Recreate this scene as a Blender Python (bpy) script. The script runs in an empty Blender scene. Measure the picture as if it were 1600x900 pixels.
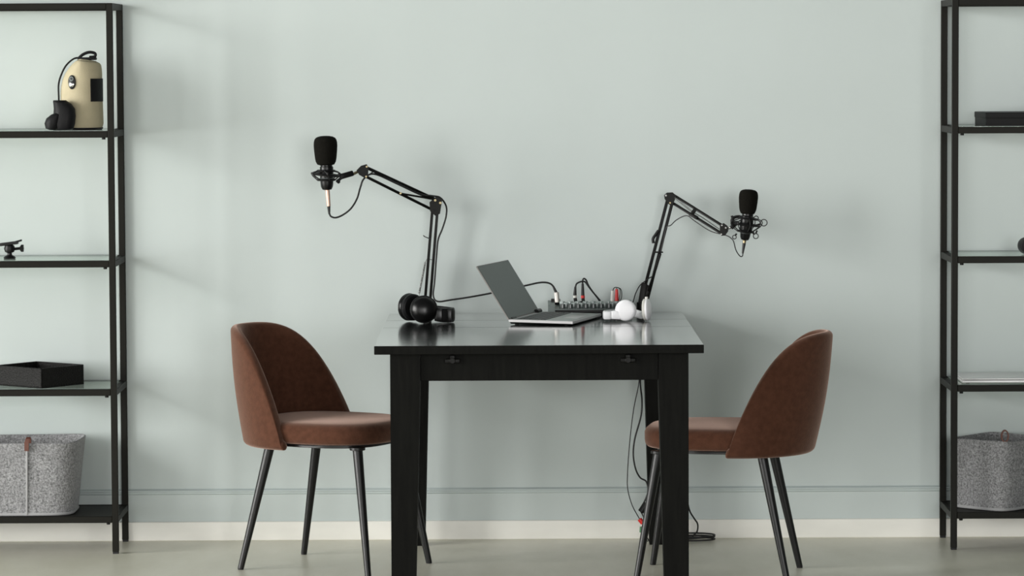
import bpy, bmesh, math, random
from mathutils import Vector, Matrix
random.seed(4)
C = bpy.context.scene.collection
PI = math.pi
V = Vector

# ------------------------------------------------------------------ camera
FPX, PITCH, ROLL = 5600.0, math.atan(362 / 5600.0), 0.0048
CAM = V((0, -11.652, 1.576))
_d = V((0, math.cos(PITCH), -math.sin(PITCH)))
_u0 = V((0, math.sin(PITCH), math.cos(PITCH)))
_r0 = V((1, 0, 0))
_c, _s = math.cos(ROLL), math.sin(ROLL)
_r = _c * _r0 - _s * _u0
_u = _s * _r0 + _c * _u0
cd = bpy.data.cameras.new('camera')
cd.sensor_width = 36.0
cd.lens = 36.0 * FPX / 1600.0
cd.clip_end = 60
cam = bpy.data.objects.new('camera', cd)
C.objects.link(cam)
cam.matrix_world = Matrix(((_r.x, _u.x, -_d.x, CAM.x), (_r.y, _u.y, -_d.y, CAM.y),
                           (_r.z, _u.z, -_d.z, CAM.z), (0, 0, 0, 1)))
bpy.context.scene.camera = cam


def at(px, py, y):
    """the place at real depth y seen at a photograph coordinate"""
    k = _d + _r * ((px - 800) / FPX) + _u * ((450 - py) / FPX)
    return CAM + k * ((y - CAM.y) / k.y)


# ------------------------------------------------------------------ materials
def mat(name, col, rough=0.5, metal=0.0, spec=0.5, sheen=0.0, noise=None, bump=None, coat=0.0, trans=0.0):
    """noise=(scale, amount, (sx,sy,sz)); bump=(scale, strength, (sx,sy,sz))"""
    m = bpy.data.materials.new(name)
    m.use_nodes = True
    nt = m.node_tree
    b = nt.nodes['Principled BSDF']
    b.inputs['Base Color'].default_value = (*col, 1)
    b.inputs['Roughness'].default_value = rough
    b.inputs['Metallic'].default_value = metal
    b.inputs['Specular IOR Level'].default_value = spec
    b.inputs['Coat Weight'].default_value = coat
    if sheen:
        b.inputs['Sheen Weight'].default_value = sheen
        b.inputs['Sheen Roughness'].default_value = 0.45
        b.inputs['Sheen Tint'].default_value = (1.0, 0.72, 0.60, 1) if name == 'brown_velvet' else (1, 1, 1, 1)
    tc = nt.nodes.new('ShaderNodeTexCoord')

    def nz(scale, st, detail=4):
        mp = nt.nodes.new('ShaderNodeMapping')
        mp.inputs['Scale'].default_value = st
        nt.links.new(tc.outputs['Object'], mp.inputs['Vector'])
        n = nt.nodes.new('ShaderNodeTexNoise')
        n.inputs['Scale'].default_value = scale
        n.inputs['Detail'].default_value = detail
        nt.links.new(mp.outputs['Vector'], n.inputs['Vector'])
        return n
    if noise:
        n = nz(noise[0], noise[2] if len(noise) > 2 else (1, 1, 1))
        r = nt.nodes.new('ShaderNodeValToRGB')
        a = noise[1]
        r.color_ramp.elements[0].position = 0.3
        r.color_ramp.elements[1].position = 0.7
        r.color_ramp.elements[0].color = (*[max(0, c * (1 - a)) for c in col], 1)
        r.color_ramp.elements[1].color = (*[min(1, c * (1 + a)) for c in col], 1)
        nt.links.new(n.outputs['Fac'], r.inputs['Fac'])
        nt.links.new(r.outputs['Color'], b.inputs['Base Color'])
    if bump:
        n = nz(bump[0], bump[2] if len(bump) > 2 else (1, 1, 1))
        bp = nt.nodes.new('ShaderNodeBump')
        bp.inputs['Strength'].default_value = bump[1]
        bp.inputs['Distance'].default_value = 0.003
        nt.links.new(n.outputs['Fac'], bp.inputs['Height'])
        nt.links.new(bp.outputs['Normal'], b.inputs['Normal'])
    return m


M = {}
M['wall'] = mat('wall_paint', (0.545, 0.600, 0.583), 0.75, spec=0.25, noise=(1.6, 0.025), bump=(9, 0.06))
M['ledge'] = mat('ledge_paint', (0.50, 0.56, 0.55), 0.6, spec=0.3)
M['base'] = mat('baseboard_paint', (0.83, 0.82, 0.76), 0.55, spec=0.3, noise=(6, 0.03, (1, 1, 3)))
M['black_metal'] = mat('black_metal', (0.005, 0.005, 0.0042), 0.42, spec=0.15)
M['shelf_metal'] = mat('shelf_metal', (0.0105, 0.010, 0.0075), 0.5, spec=0.12)
M['leg_metal'] = mat('leg_metal', (0.006, 0.006, 0.006), 0.36, spec=0.4)
M['wood'] = mat('black_brown_wood', (0.0042, 0.0043, 0.0034), 0.6, spec=0.08, noise=(14, 0.3, (6, 6, 0.6)), bump=(30, 0.15, (4, 4, 0.4)))
M['plastic'] = mat('black_plastic', (0.006, 0.006, 0.006), 0.4, spec=0.25)
M['gloss_plastic'] = mat('gloss_black', (0.004, 0.004, 0.004), 0.28, spec=0.3)
M['cable'] = mat('cable_rubber', (0.014, 0.014, 0.014), 0.5, spec=0.4)
M['foam'] = mat('mic_foam', (0.007, 0.0065, 0.005), 0.95, spec=0.08, bump=(420, 0.7))
M['spring'] = mat('spring_steel', (0.25, 0.25, 0.24), 0.4, metal=1.0)
M['chrome'] = mat('chrome', (0.7, 0.69, 0.66), 0.2, metal=1.0)
M['brass'] = mat('brass_screw', (0.30, 0.25, 0.15), 0.4, metal=1.0)
M['rose'] = mat('rose_gold', (0.66, 0.46, 0.37), 0.4, metal=0.7)
M['velvet'] = mat('brown_velvet', (0.076, 0.032, 0.0190), 0.9, spec=0.03, sheen=0.5, noise=(60, 0.16), bump=(260, 0.25))
M['felt'] = None
M['leather'] = mat('brown_leather', (0.11, 0.035, 0.02), 0.55, noise=(40, 0.2))
M['tan'] = mat('tan_canvas', (0.45, 0.395, 0.265), 0.8, spec=0.2, noise=(20, 0.06), bump=(300, 0.25))
M['dark_canvas'] = mat('black_leather', (0.006, 0.006, 0.0065), 0.55, spec=0.2, bump=(120, 0.3))
M['tray'] = mat('black_textured_card', (0.006, 0.0055, 0.005), 0.5, spec=0.16, noise=(160, 0.6), bump=(180, 0.9))
M['card'] = mat('black_card', (0.006, 0.006, 0.006), 0.5, spec=0.15)
M['silver'] = mat('silver_aluminium', (0.50, 0.49, 0.49), 0.5, metal=0.5)
M['screen'] = mat('dark_screen', (0.115, 0.138, 0.130), 0.42, spec=0.35)
M['bright'] = mat('pale_aluminium', (0.78, 0.78, 0.77), 0.42, metal=0.25)
M['lid'] = mat('lid_grey', (0.20, 0.19, 0.18), 0.5, spec=0.25)
M['plug'] = mat('plug_nickel', (0.62, 0.59, 0.54), 0.35, metal=0.4)
M['keys'] = mat('laptop_keys', (0.03, 0.032, 0.032), 0.45)
M['deck'] = mat('laptop_deck', (0.30, 0.32, 0.31), 0.38, metal=0.5)
M['mixer_grey'] = mat('mixer_grey', (0.14, 0.17, 0.16), 0.45)
M['knob_grey'] = mat('knob_grey', (0.34, 0.40, 0.38), 0.45)
M['knob_dark'] = mat('knob_dark', (0.07, 0.085, 0.08), 0.45)
M['white'] = mat('white_plastic', (0.84, 0.84, 0.85), 0.35)
M['cream'] = mat('white_pad', (0.70, 0.69, 0.64), 0.6)
M['red'] = mat('red_plastic', (0.62, 0.02, 0.015), 0.4)
M['green'] = mat('green_plastic', (0.03, 0.16, 0.05), 0.45)
M['rubber'] = mat('foot_rubber', (0.012, 0.012, 0.012), 0.8)
M['stitch'] = mat('felt_seam', (0.36, 0.36, 0.36), 0.9)


def felt():
    m = mat('grey_felt', (0.2, 0.2, 0.2), 0.95, spec=0.1, sheen=0.2, bump=(210, 0.6))
    nt = m.node_tree
    b = nt.nodes['Principled BSDF']
    tc = nt.nodes.new('ShaderNodeTexCoord')
    n = nt.nodes.new('ShaderNodeTexNoise')
    n.inputs['Scale'].default_value = 170
    n.inputs['Detail'].default_value = 6
    n.inputs['Roughness'].default_value = 0.75
    n2 = nt.nodes.new('ShaderNodeTexNoise')
    n2.inputs['Scale'].default_value = 14
    r = nt.nodes.new('ShaderNodeValToRGB')
    r.color_ramp.elements[0].position = 0.34
    r.color_ramp.elements[1].position = 0.66
    r.color_ramp.elements[0].color = (0.08, 0.08, 0.082, 1)
    r.color_ramp.elements[1].color = (0.46, 0.46, 0.465, 1)
    r2 = nt.nodes.new('ShaderNodeValToRGB')
    r2.color_ramp.elements[0].color = (0.78, 0.78, 0.78, 1)
    r2.color_ramp.elements[1].color = (1.1, 1.1, 1.1, 1)
    mx = nt.nodes.new('ShaderNodeMix')
    mx.data_type = 'RGBA'
    mx.blend_type = 'MULTIPLY'
    mx.inputs[0].default_value = 1
    nt.links.new(tc.outputs['Object'], n.inputs['Vector'])
    nt.links.new(tc.outputs['Object'], n2.inputs['Vector'])
    nt.links.new(n.outputs['Fac'], r.inputs['Fac'])
    nt.links.new(n2.outputs['Fac'], r2.inputs['Fac'])
    nt.links.new(r.outputs['Color'], mx.inputs[6])
    nt.links.new(r2.outputs['Color'], mx.inputs[7])
    nt.links.new(mx.outputs[2], b.inputs['Base Color'])
    return m


M['felt'] = felt()


def glass():
    m = bpy.data.materials.new('shelf_glass')
    m.use_nodes = True
    nt = m.node_tree
    nt.nodes.clear()
    o = nt.nodes.new('ShaderNodeOutputMaterial')
    t = nt.nodes.new('ShaderNodeBsdfTransparent')
    t.inputs['Color'].default_value = (0.95, 0.98, 0.965, 1)
    g = nt.nodes.new('ShaderNodeBsdfGlossy')
    g.inputs['Roughness'].default_value = 0.06
    g.inputs['Color'].default_value = (0.9, 0.95, 0.92, 1)
    f = nt.nodes.new('ShaderNodeFresnel')
    f.inputs['IOR'].default_value = 1.45
    mx = nt.nodes.new('ShaderNodeMixShader')
    ge = nt.nodes.new('ShaderNodeNewGeometry')
    fm = nt.nodes.new('ShaderNodeMix')      # only the outer face mirrors; the inner face lets light out
    nt.links.new(ge.outputs['Backfacing'], fm.inputs[0])
    nt.links.new(f.outputs[0], fm.inputs[2])
    fm.inputs[3].default_value = 0.0
    nt.links.new(fm.outputs[0], mx.inputs[0])
    nt.links.new(t.outputs[0], mx.inputs[1])
    nt.links.new(g.outputs[0], mx.inputs[2])
    nt.links.new(mx.outputs[0], o.inputs['Surface'])
    return m


M['glass'] = glass()


def floor_mat():
    m = mat('concrete_floor', (0.46, 0.43, 0.355), 0.34, spec=0.5, bump=(14, 0.05, (1, 3, 1)))
    nt = m.node_tree
    b = nt.nodes['Principled BSDF']
    tc = nt.nodes.new('ShaderNodeTexCoord')
    mp = nt.nodes.new('ShaderNodeMapping')
    mp.inputs['Scale'].default_value = (1.0, 0.35, 1)
    n = nt.nodes.new('ShaderNodeTexNoise')
    n.inputs['Scale'].default_value = 4.5
    n.inputs['Detail'].default_value = 8
    n.inputs['Roughness'].default_value = 0.62
    r = nt.nodes.new('ShaderNodeValToRGB')
    r.color_ramp.elements[0].position = 0.3
    r.color_ramp.elements[1].position = 0.72
    r.color_ramp.elements[0].color = (0.63, 0.61, 0.49, 1)
    r.color_ramp.elements[1].color = (0.76, 0.74, 0.63, 1)
    nt.links.new(tc.outputs['Object'], mp.inputs['Vector'])
    nt.links.new(mp.outputs['Vector'], n.inputs['Vector'])
    nt.links.new(n.outputs['Fac'], r.inputs['Fac'])
    nt.links.new(r.outputs['Color'], b.inputs['Base Color'])
    return m


M['floor'] = floor_mat()


def top_mat():
    m = mat('black_tabletop', (0.008, 0.008, 0.0078), 0.17, spec=0.8, coat=1.0)
    m.node_tree.nodes['Principled BSDF'].inputs['Coat Roughness'].default_value = 0.13
    nt = m.node_tree
    b = nt.nodes['Principled BSDF']
    tc = nt.nodes.new('ShaderNodeTexCoord')
    mp = nt.nodes.new('ShaderNodeMapping')
    mp.inputs['Scale'].default_value = (1.2, 9, 1)
    n = nt.nodes.new('ShaderNodeTexNoise')
    n.inputs['Scale'].default_value = 3.2
    n.inputs['Detail'].default_value = 6
    r = nt.nodes.new('ShaderNodeMapRange')
    r.inputs['To Min'].default_value = 0.11
    r.inputs['To Max'].default_value = 0.12
    bp = nt.nodes.new('ShaderNodeBump')
    bp.inputs['Strength'].default_value = 0.015
    bp.inputs['Distance'].default_value = 0.002
    nt.links.new(tc.outputs['Object'], mp.inputs['Vector'])
    nt.links.new(mp.outputs['Vector'], n.inputs['Vector'])
    nt.links.new(n.outputs['Fac'], r.inputs['Value'])
    nt.links.new(r.outputs[0], b.inputs['Roughness'])
    nt.links.new(n.outputs['Fac'], bp.inputs['Height'])
    nt.links.new(bp.outputs['Normal'], b.inputs['Normal'])
    return m


M['top'] = top_mat()


# ------------------------------------------------------------------ mesh helpers
class MB:
    def __init__(s):
        s.bm = bmesh.new()

    def box(s, lo, hi, bevel=0.0, seg=2, mtx=None):
        b = bmesh.new()
        bmesh.ops.create_cube(b, size=1)
        lo, hi = V(lo), V(hi)
        for v in b.verts:
            v.co = V((lo[i] + (v.co[i] + 0.5) * (hi[i] - lo[i]) for i in range(3)))
        if bevel:
            bmesh.ops.bevel(b, geom=list(b.edges), offset=bevel, segments=seg, profile=0.5, affect='EDGES')
        s._merge(b, mtx)
        return s

    def _merge(s, b, mtx=None):
        if mtx is not None:
            bmesh.ops.transform(b, matrix=mtx, verts=b.verts)
        me = bpy.data.meshes.new('tmp')
        b.to_mesh(me)
        b.free()
        s.bm.from_mesh(me)
        bpy.data.meshes.remove(me)

    def loft(s, rings, cap=True, close=False, mtx=None):
        b = bmesh.new()
        R = [[b.verts.new(p) for p in r] for r in rings]
        n = len(R[0])
        pairs = list(zip(R[:-1], R[1:]))
        if close:
            pairs.append((R[-1], R[0]))
        for a, c in pairs:
            for i in range(n):
                j = (i + 1) % n
                try:
                    b.faces.new((a[i], a[j], c[j], c[i]))
                except ValueError:
                    pass
        if cap and not close:
            b.faces.new(R[0][::-1])
            b.faces.new(R[-1])
        bmesh.ops.recalc_face_normals(b, faces=b.faces)
        s._merge(b, mtx)
        return s

    def tube(s, pts, r, n=10, smooth=0, cap=True):
        pts = [V(p) for p in pts]
        rr = list(r) if isinstance(r, (list, tuple)) else None
        if smooth:
            pts = spline(pts, smooth)
        rad = (lambda i: r) if rr is None else (lambda i: rr[min(i, len(rr) - 1)])
        rings = []
        t = (pts[1] - pts[0]).normalized()
        up = V((0, 0, 1)) if abs(t.z) < 0.9 else V((1, 0, 0))
        x = t.cross(up).normalized()
        for i, p in enumerate(pts):
            if 0 < i < len(pts) - 1:
                t = (pts[i + 1] - pts[i - 1])
            elif i:
                t = pts[i] - pts[i - 1]
            if t.length < 1e-9:
                continue
            t = t.normalized()
            x = (x - t * x.dot(t)).normalized()
            y = t.cross(x)
            rings.append([p + (x * math.cos(a) + y * math.sin(a)) * rad(i)
                          for a in [2 * PI * k / n for k in range(n)]])
        return s.loft(rings, cap)

    def bar(s, p, q, w, h, up=(0, 0, 1), bevel=0.0):
        """box bar from p to q, w along side, h along up"""
        p, q = V(p), V(q)
        t = (q - p)
        L = t.length
        t.normalize()
        u = V(up)
        x = u.cross(t)
        if x.length < 1e-6:
            x = V((1, 0, 0)).cross(t)
        x.normalize()
        u = t.cross(x)
        mtx = Matrix(((t.x, x.x, u.x, p.x), (t.y, x.y, u.y, p.y), (t.z, x.z, u.z, p.z), (0, 0, 0, 1)))
        return s.box((0, -w / 2, -h / 2), (L, w / 2, h / 2), bevel, 2, mtx)

    def lathe(s, prof, n=24, base=(0, 0, 0), axis=(0, 0, 1), sx=1.0):
        ax = V(axis).normalized()
        ref = V((0, 0, 1)) if abs(ax.z) < 0.9 else V((1, 0, 0))
        x = ax.cross(ref).normalized()
        y = ax.cross(x)
        o = V(base)
        rings = []
        for (r, z) in prof:
            r = max(r, 1e-4)
            rings.append([o + ax * z + (x * math.cos(a) * sx + y * math.sin(a)) * r
                          for a in [2 * PI * k / n for k in range(n)]])
        return s.loft(rings, True)

    def cyl(s, p, q, r, n=16, r2=None):
        p, q = V(p), V(q)
        L = (q - p).length
        e = min(r * 0.15, L * 0.1)
        r2 = r if r2 is None else r2
        return s.lathe([(r - e, 0), (r, e), (r2, L - e), (r2 - e, L)], n, p, q - p)

    def torus(s, c, axis, R, r, n=28, m=8, a0=0, a1=2 * PI):
        ax = V(axis).normalized()
        ref = V((0, 0, 1)) if abs(ax.z) < 0.9 else V((1, 0, 0))
        x = ax.cross(ref).normalized()
        y = ax.cross(x)
        full = abs(a1 - a0 - 2 * PI) < 1e-6
        rings = []
        for i in range(n if full else n + 1):
            a = a0 + (a1 - a0) * i / n
            d = x * math.cos(a) + y * math.sin(a)
            rings.append([V(c) + d * (R + r * math.cos(b)) + ax * r * math.sin(b)
                          for b in [2 * PI * k / m for k in range(m)]])
        return s.loft(rings, True, full)

    def build(s, name, m, parent=None, smooth=True, angle=40):
        me = bpy.data.meshes.new(name)
        s.bm.to_mesh(me)
        s.bm.free()
        o = bpy.data.objects.new(name, me)
        C.objects.link(o)
        me.materials.append(m)
        if smooth:
            me.polygons.foreach_set('use_smooth', [True] * len(me.polygons))
            me.set_sharp_from_angle(angle=math.radians(angle))
        if parent is not None:
            o.parent = parent
        return o


def spline(P, sub=8):
    P = [V(p) for p in P]
    out = []
    for i in range(len(P) - 1):
        p0 = P[i - 1] if i else P[0] * 2 - P[1]
        p1, p2 = P[i], P[i + 1]
        p3 = P[i + 2] if i + 2 < len(P) else P[-1] * 2 - P[-2]
        for k in range(sub):
            t = k / sub
            out.append(0.5 * ((2 * p1) + (p2 - p0) * t + (2 * p0 - 5 * p1 + 4 * p2 - p3) * t * t
                              + (3 * p1 - p0 - 3 * p2 + p3) * t ** 3))
    out.append(P[-1])
    return out


def tag(o, label=None, cat=None, group=None, kind=None):
    if label:
        o['label'] = label
    if cat:
        o['category'] = cat
    if group:
        o['group'] = group
    if kind:
        o['kind'] = kind
    return o


def thing(name, label, cat, loc=(0, 0, 0), rz=0.0, group=None):
    o = bpy.data.objects.new(name, None)
    o.empty_display_size = 0.05
    C.objects.link(o)
    o.location = loc
    o.rotation_euler = (0, 0, rz)
    return tag(o, label, cat, group)


def struct(name, mb, m, smooth=False):
    o = mb.build(name, m, None, smooth)
    o['kind'] = 'structure'
    return o


# ------------------------------------------------------------------ room
XL, XR, YF, HC = -9.0, 6.5, -14.5, 5.0
struct('floor', MB().box((XL - 0.2, YF, -0.1), (XR, 0.2, 0.0)), M['floor'])
struct('wall_back', MB().box((XL - 0.2, 0.0, 0.0), (XR, 0.2, HC)), M['wall'])
# lower wall band with a slim moulded ledge, then the pale skirting
struct('trim_1', MB().loft([[(x, 0.0, 0.150), (x, -0.004, 0.153), (x, -0.0045, 0.159), (x, -0.009, 0.1605),
                             (x, -0.009, 0.1645), (x, -0.003, 0.168), (x, 0.0, 0.170)] for x in (XL, XR)]), M['ledge'], True)
struct('baseboard_back', MB().box((XL, -0.011, 0.0), (XR, 0.0, 0.062), 0.002, 1), M['base'])

# left wall with tall windows the daylight comes through
win = [(-1.8, -4.2), (-5.0, -7.4), (-8.2, -10.6), (-11.4, -13.8)]
Z0, Z1 = 0.12, 4.3
wl = MB()
wl.box((XL - 0.2, YF, 0), (XL, 0, Z0))
wl.box((XL - 0.2, YF, Z1), (XL, 0, HC))
edge = 0.0
for (a, b) in win:
    wl.box((XL - 0.2, a, Z0), (XL, edge, Z1))
    edge = b
wl.box((XL - 0.2, YF, Z0), (XL, edge, Z1))
struct('wall_left', wl, M['wall'])
# wall behind the camera; wide windows, the right one added to brighten the right
FWIN, FZ0, FZ1 = [(-8.0, -4.4), (-3.4, 0.2), (1.2, 4.8)], 0.3, 3.7
wf = MB()
wf.box((XL - 0.2, YF - 0.2, 0), (XR, YF, FZ0)).box((XL - 0.2, YF - 0.2, FZ1), (XR, YF, HC))
edge = XL - 0.2
for (a, b) in FWIN:
    wf.box((edge, YF - 0.2, FZ0), (a, YF, FZ1))
    edge = b
wf.box((edge, YF - 0.2, FZ0), (XR, YF, FZ1))
struct('wall_front', wf, M['wall'])
for i, (a, b) in enumerate(FWIN):
    f = MB()
    for z in (FZ0 + 0.03, FZ1 - 0.03):
        f.bar((a, YF - 0.1, z), (b, YF - 0.1, z), 0.06, 0.06)
    for x in (a + 0.03, (2 * a + b) / 3, (a + 2 * b) / 3, b - 0.03):
        f.bar((x, YF - 0.1, FZ0), (x, YF - 0.1, FZ1), 0.06, 0.05, (0, 1, 0))
    struct('window_%d' % (i + 5), f, M['base'])
for i, (a, b) in enumerate(win):
    f = MB()
    for z in (Z0 + 0.03, (Z0 + Z1) / 2, Z1 - 0.03):
        f.bar((XL - 0.1, b, z), (XL - 0.1, a, z), 0.06, 0.06)
    for y in (a - 0.03, (a + b) / 2, b + 0.03):
        f.bar((XL - 0.1, y, Z0), (XL - 0.1, y, Z1), 0.06, 0.05, (0, 1, 0))
    struct('window_%d' % (i + 1), f, M['base'])

# ------------------------------------------------------------------ light
W = bpy.data.worlds.new('World')
bpy.context.scene.world = W
W.use_nodes = True
W.node_tree.nodes['Background'].inputs[0].default_value = (0.93, 0.97, 1.0, 1)
W.node_tree.nodes['Background'].inputs[1].default_value = 0.12
for i, (a, b) in enumerate(win):
    L = bpy.data.lights.new('window_daylight', 'AREA')
    L.shape = 'RECTANGLE'
    L.size = Z1 - Z0
    L.size_y = 2.4
    L.energy = (690, 750, 290, 100)[i]
    L.color = (1.0, 0.988, 0.97)
    o = bpy.data.objects.new('window_daylight', L)
    C.objects.link(o)
    o.location = (XL - 0.25, (a + b) / 2, (Z0 + Z1) / 2)
    o.rotation_euler = (0, -PI / 2, 0)

for i, (a, b) in enumerate(FWIN):
    L = bpy.data.lights.new('window_daylight', 'AREA')
    L.shape = 'RECTANGLE'
    L.size, L.size_y = b - a, FZ1 - FZ0
    L.energy = (110, 200, 480)[i]  # last: added window, brightens the right part of the back wall
    L.color = (1.0, 0.995, 0.985)
    o = bpy.data.objects.new('window_daylight', L)
    C.objects.link(o)
    o.location = ((a + b) / 2, YF - 0.25, (FZ0 + FZ1) / 2)
    o.rotation_euler = (PI / 2, 0, 0)

sc = bpy.context.scene
sc.view_settings.view_transform = 'Standard'
sc.view_settings.look = 'None'
sc.view_settings.gamma = 1
sc.view_settings.use_curve_mapping = False
sc.view_settings.exposure = -0.04


# ------------------------------------------------------------------ glass shelves
LEV = [0.110, 0.516, 0.925, 1.336, 1.740]      # rail centre heights


def shelf_unit(loc, x0, x1, label):
    t = thing('metal_shelf', label, 'shelf', loc)
    y0, y1 = -0.312, -0.004
    p = 0.02
    for (x, y) in ((x0, y0), (x1 - p, y0), (x0, y1 - p), (x1 - p, y1 - p)):
        o = MB().box((x, y, 0.006), (x + p, y + p, 1.75), 0.0015, 1).build('post', M['shelf_metal'], t)
        MB().box((x + .001, y + .001, 0), (x + p - .001, y + p - .001, 0.008)).build('foot', M['rubber'], o)
    for z in LEV:
        a, b = z - 0.0105, z + 0.0105
        if z == LEV[-1]:
            b = 1.75
        for (y, nm) in ((y0, 'rail'), (y1 - p, 'rail')):
            if y != y0 and z in LEV[1:-1]:       # glass levels: an added dark bar stands for the rear edge of the glass
                MB().box((x0 + p, y1 - .006, b - .003), (x1 - p, y1 - .002, b + .0022)).build('glass_edge_bar', M['shelf_metal'], t)
                continue
            MB().box((x0 + p, y + .0005, a), (x1 - p, y + p - .0005, b), 0.0015, 1).build(nm, M['shelf_metal'], t)
        for x in (x0, x1 - p):
            MB().box((x + .0005, y0 + p, a), (x + p - .0005, y1 - p, b), 0.0015, 1).build('rail', M['shelf_metal'], t)
        if z == LEV[0]:
            MB().box((x0 + p, y0 + p, a + 0.004), (x1 - p, y1 - p, b - 0.001), 0.001, 1).build('base_board', M['shelf_metal'], t)
        else:
            tag(MB().box((x0 + p + .002, y0 + p - 0.012, b - 0.004 if z != LEV[-1] else a + 0.004), (x1 - p - .002, y1 - p + 0.012, b + 0.002 if z != LEV[-1] else a + 0.01), 0.0008, 1)
                .build('glass_panel', M['glass'], t), 'clear glass panel')
        if z != LEV[-1]:
            for x in (x0 + 0.033, x1 - 0.033):
                MB().cyl((x, y0 + 0.010, a - 0.006), (x, y0 + 0.010, a + 0.002), 0.006, 10).build('fixing', M['black_metal'], t)
    return t


shelf_unit((-1.257, 0, 0), -1.0, 0.0, 'open black metal shelf with glass panels on the left, holding the tan canister bag')
shelf_unit((1.394, 0, 0), 0.0, 1.0, 'open black metal shelf with glass panels on the right, holding a silver laptop')
GZ = [0.1205, 0.5285, 0.9375, 1.3485]


# ------------------------------------------------------------------ things on the left shelf
def canister():
    t = thing('canister_bag', 'tan canvas canister bag with black cord loop, upper level of the left shelf', 'bag', (-1.373, -0.175, GZ[3]))
    r = 0.067

    def sh(mb):
        """rounded left shoulder: the upper left side slopes in towards the clasp"""
        for v in mb.bm.verts:
            q = max(0, (v.co.z - .115) / .105)
            if v.co.x < .01:
                v.co.x = .01 + (v.co.x - .01) * (1 - .62 * q ** 2.4)
            v.co.z -= max(0, v.co.x) * .12 * q
        return mb
    MB().lathe([(r - .004, 0), (r, .004), (r, .007)], 40).build('base_rim', M['dark_canvas'], t)
    sh(MB().lathe([(r - .002, .006), (r + .0015, .02), (r + .001, .05), (r, .09), (r, .12), (r - .001, .14), (r - .001, .16), (r - .001, .18), (r - .002, .20), (r - .004, .212), (r - .008, .219), (r - .014, .221)], 48)).build('body', M['tan'], t)
    sh(MB().lathe([(r - .016, .219), (r - .018, .224), (.03, .226)], 40)).build('lid', M['tan'], t)
    sh(MB().torus((0, 0, .2195), (0, 0, 1), r - .0145, .0022)).build('lid_piping', M['dark_canvas'], t)
    MB().box((-.010, -.022, .222), (.048, .022, .231), .003).build('clasp', M['dark_canvas'], t)
    MB().tube([(-.008, 0, .228), (.006, 0, .240), (.026, 0, .247), (.044, 0, .243), (.043, 0, .233), (.026, 0, .231)], .0048, 8, 6).build('carry_loop', M['dark_canvas'], t)
    # cord from the lid over the left shoulder down to the small pouch
    MB().tube([(.0, -.012, .230), (-.022, -.02, .226), (-.046, -.022, .205), (-.062, -.022, .175), (-.0705, -.022, .145), (-.0705, -.024, .105), (-.068, -.035, .07)], .0029, 8, 8).build('cord', M['dark_canvas'], t)
    # oval vent badge on the front
    a = math.radians(-98)
    n = V((math.cos(-PI / 2 - .35), math.sin(-PI / 2 - .35), 0))
    c = n * (r - .001) + V((0, 0, .152))
    b = MB()
    side = V((-n.y, n.x, 0))
    pl = []
    for z, e in ((-.003, 1), (.003, 1), (.0045, .85)):
        pl.append([c + n * z + side * (.0125 * e * math.cos(k)) + V((0, 0, .0225 * e * math.sin(k))) for k in [2 * PI * i / 24 for i in range(24)]])
    b.loft(pl)
    bo = b.build('badge', M['plastic'], t)
    MB().lathe([(.009, 0), (.009, .003), (.006, .005), (.002, .0055)], 16, c + n * .003 - V((0, 0, .007)), n).build('badge_stud', M['chrome'], bo)
    MB().torus(c + n * .004 + V((0, 0, .011)), n, .006, .0016, 16, 6).build('badge_ring', M['mixer_grey'], bo)
    # dark label patch wrapped round the right side
    rings = []
    for z in (.090, .163):
        rings.append([V((rr * math.cos(q), rr * math.sin(q), z)) for rr, q in
                      [(r + .003, -1.02 + .9 * i / 8) for i in range(9)] + [(r - .004, -1.02 + .9 * (8 - i) / 8) for i in range(9)]])
    MB().loft(rings).build('side_patch', M['dark_canvas'], t)


canister()


def pouch():
    t = thing('lens_pouch', 'small black mitt shaped pouch leaning on the tan canister bag', 'pouch', (-1.424, -0.262, GZ[3]))
    rings = []
    for (z, cx, w, d) in ((0.0, -.002, .028, .020), (.004, 0, .034, .026), (.02, .002, .037, .030), (.045, .006, .036, .029),
                          (.068, .006, .034, .026), (.084, .0, .029, .022), (.0905, -.006, .024, .019), (.094, -.008, .021, .016)):
        rings.append([V((cx + w * math.copysign(abs(math.cos(k)) ** .8, math.cos(k)), d * math.sin(k), z)) for k in [2 * PI * i / 24 for i in range(24)]])
    MB().loft(rings).build('body', M['dark_canvas'], t)
    MB().torus((-.008, 0, .0925), (0, 0, 1), .019, .003, 24, 6).build('cuff', M['dark_canvas'], t)
    rings = []
    for (z, cx, w, d) in ((.001, -.028, .012, .014), (.006, -.031, .022, .020), (.022, -.032, .0245, .023), (.038, -.027, .0235, .022), (.050, -.018, .017, .018), (.056, -.012, .007, .008)):
        rings.append([V((cx + w * math.cos(k), -.012 + d * math.sin(k), z)) for k in [2 * PI * i / 20 for i in range(20)]])
    MB().loft(rings).build('flap', M['dark_canvas'], t)


pouch()


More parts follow.
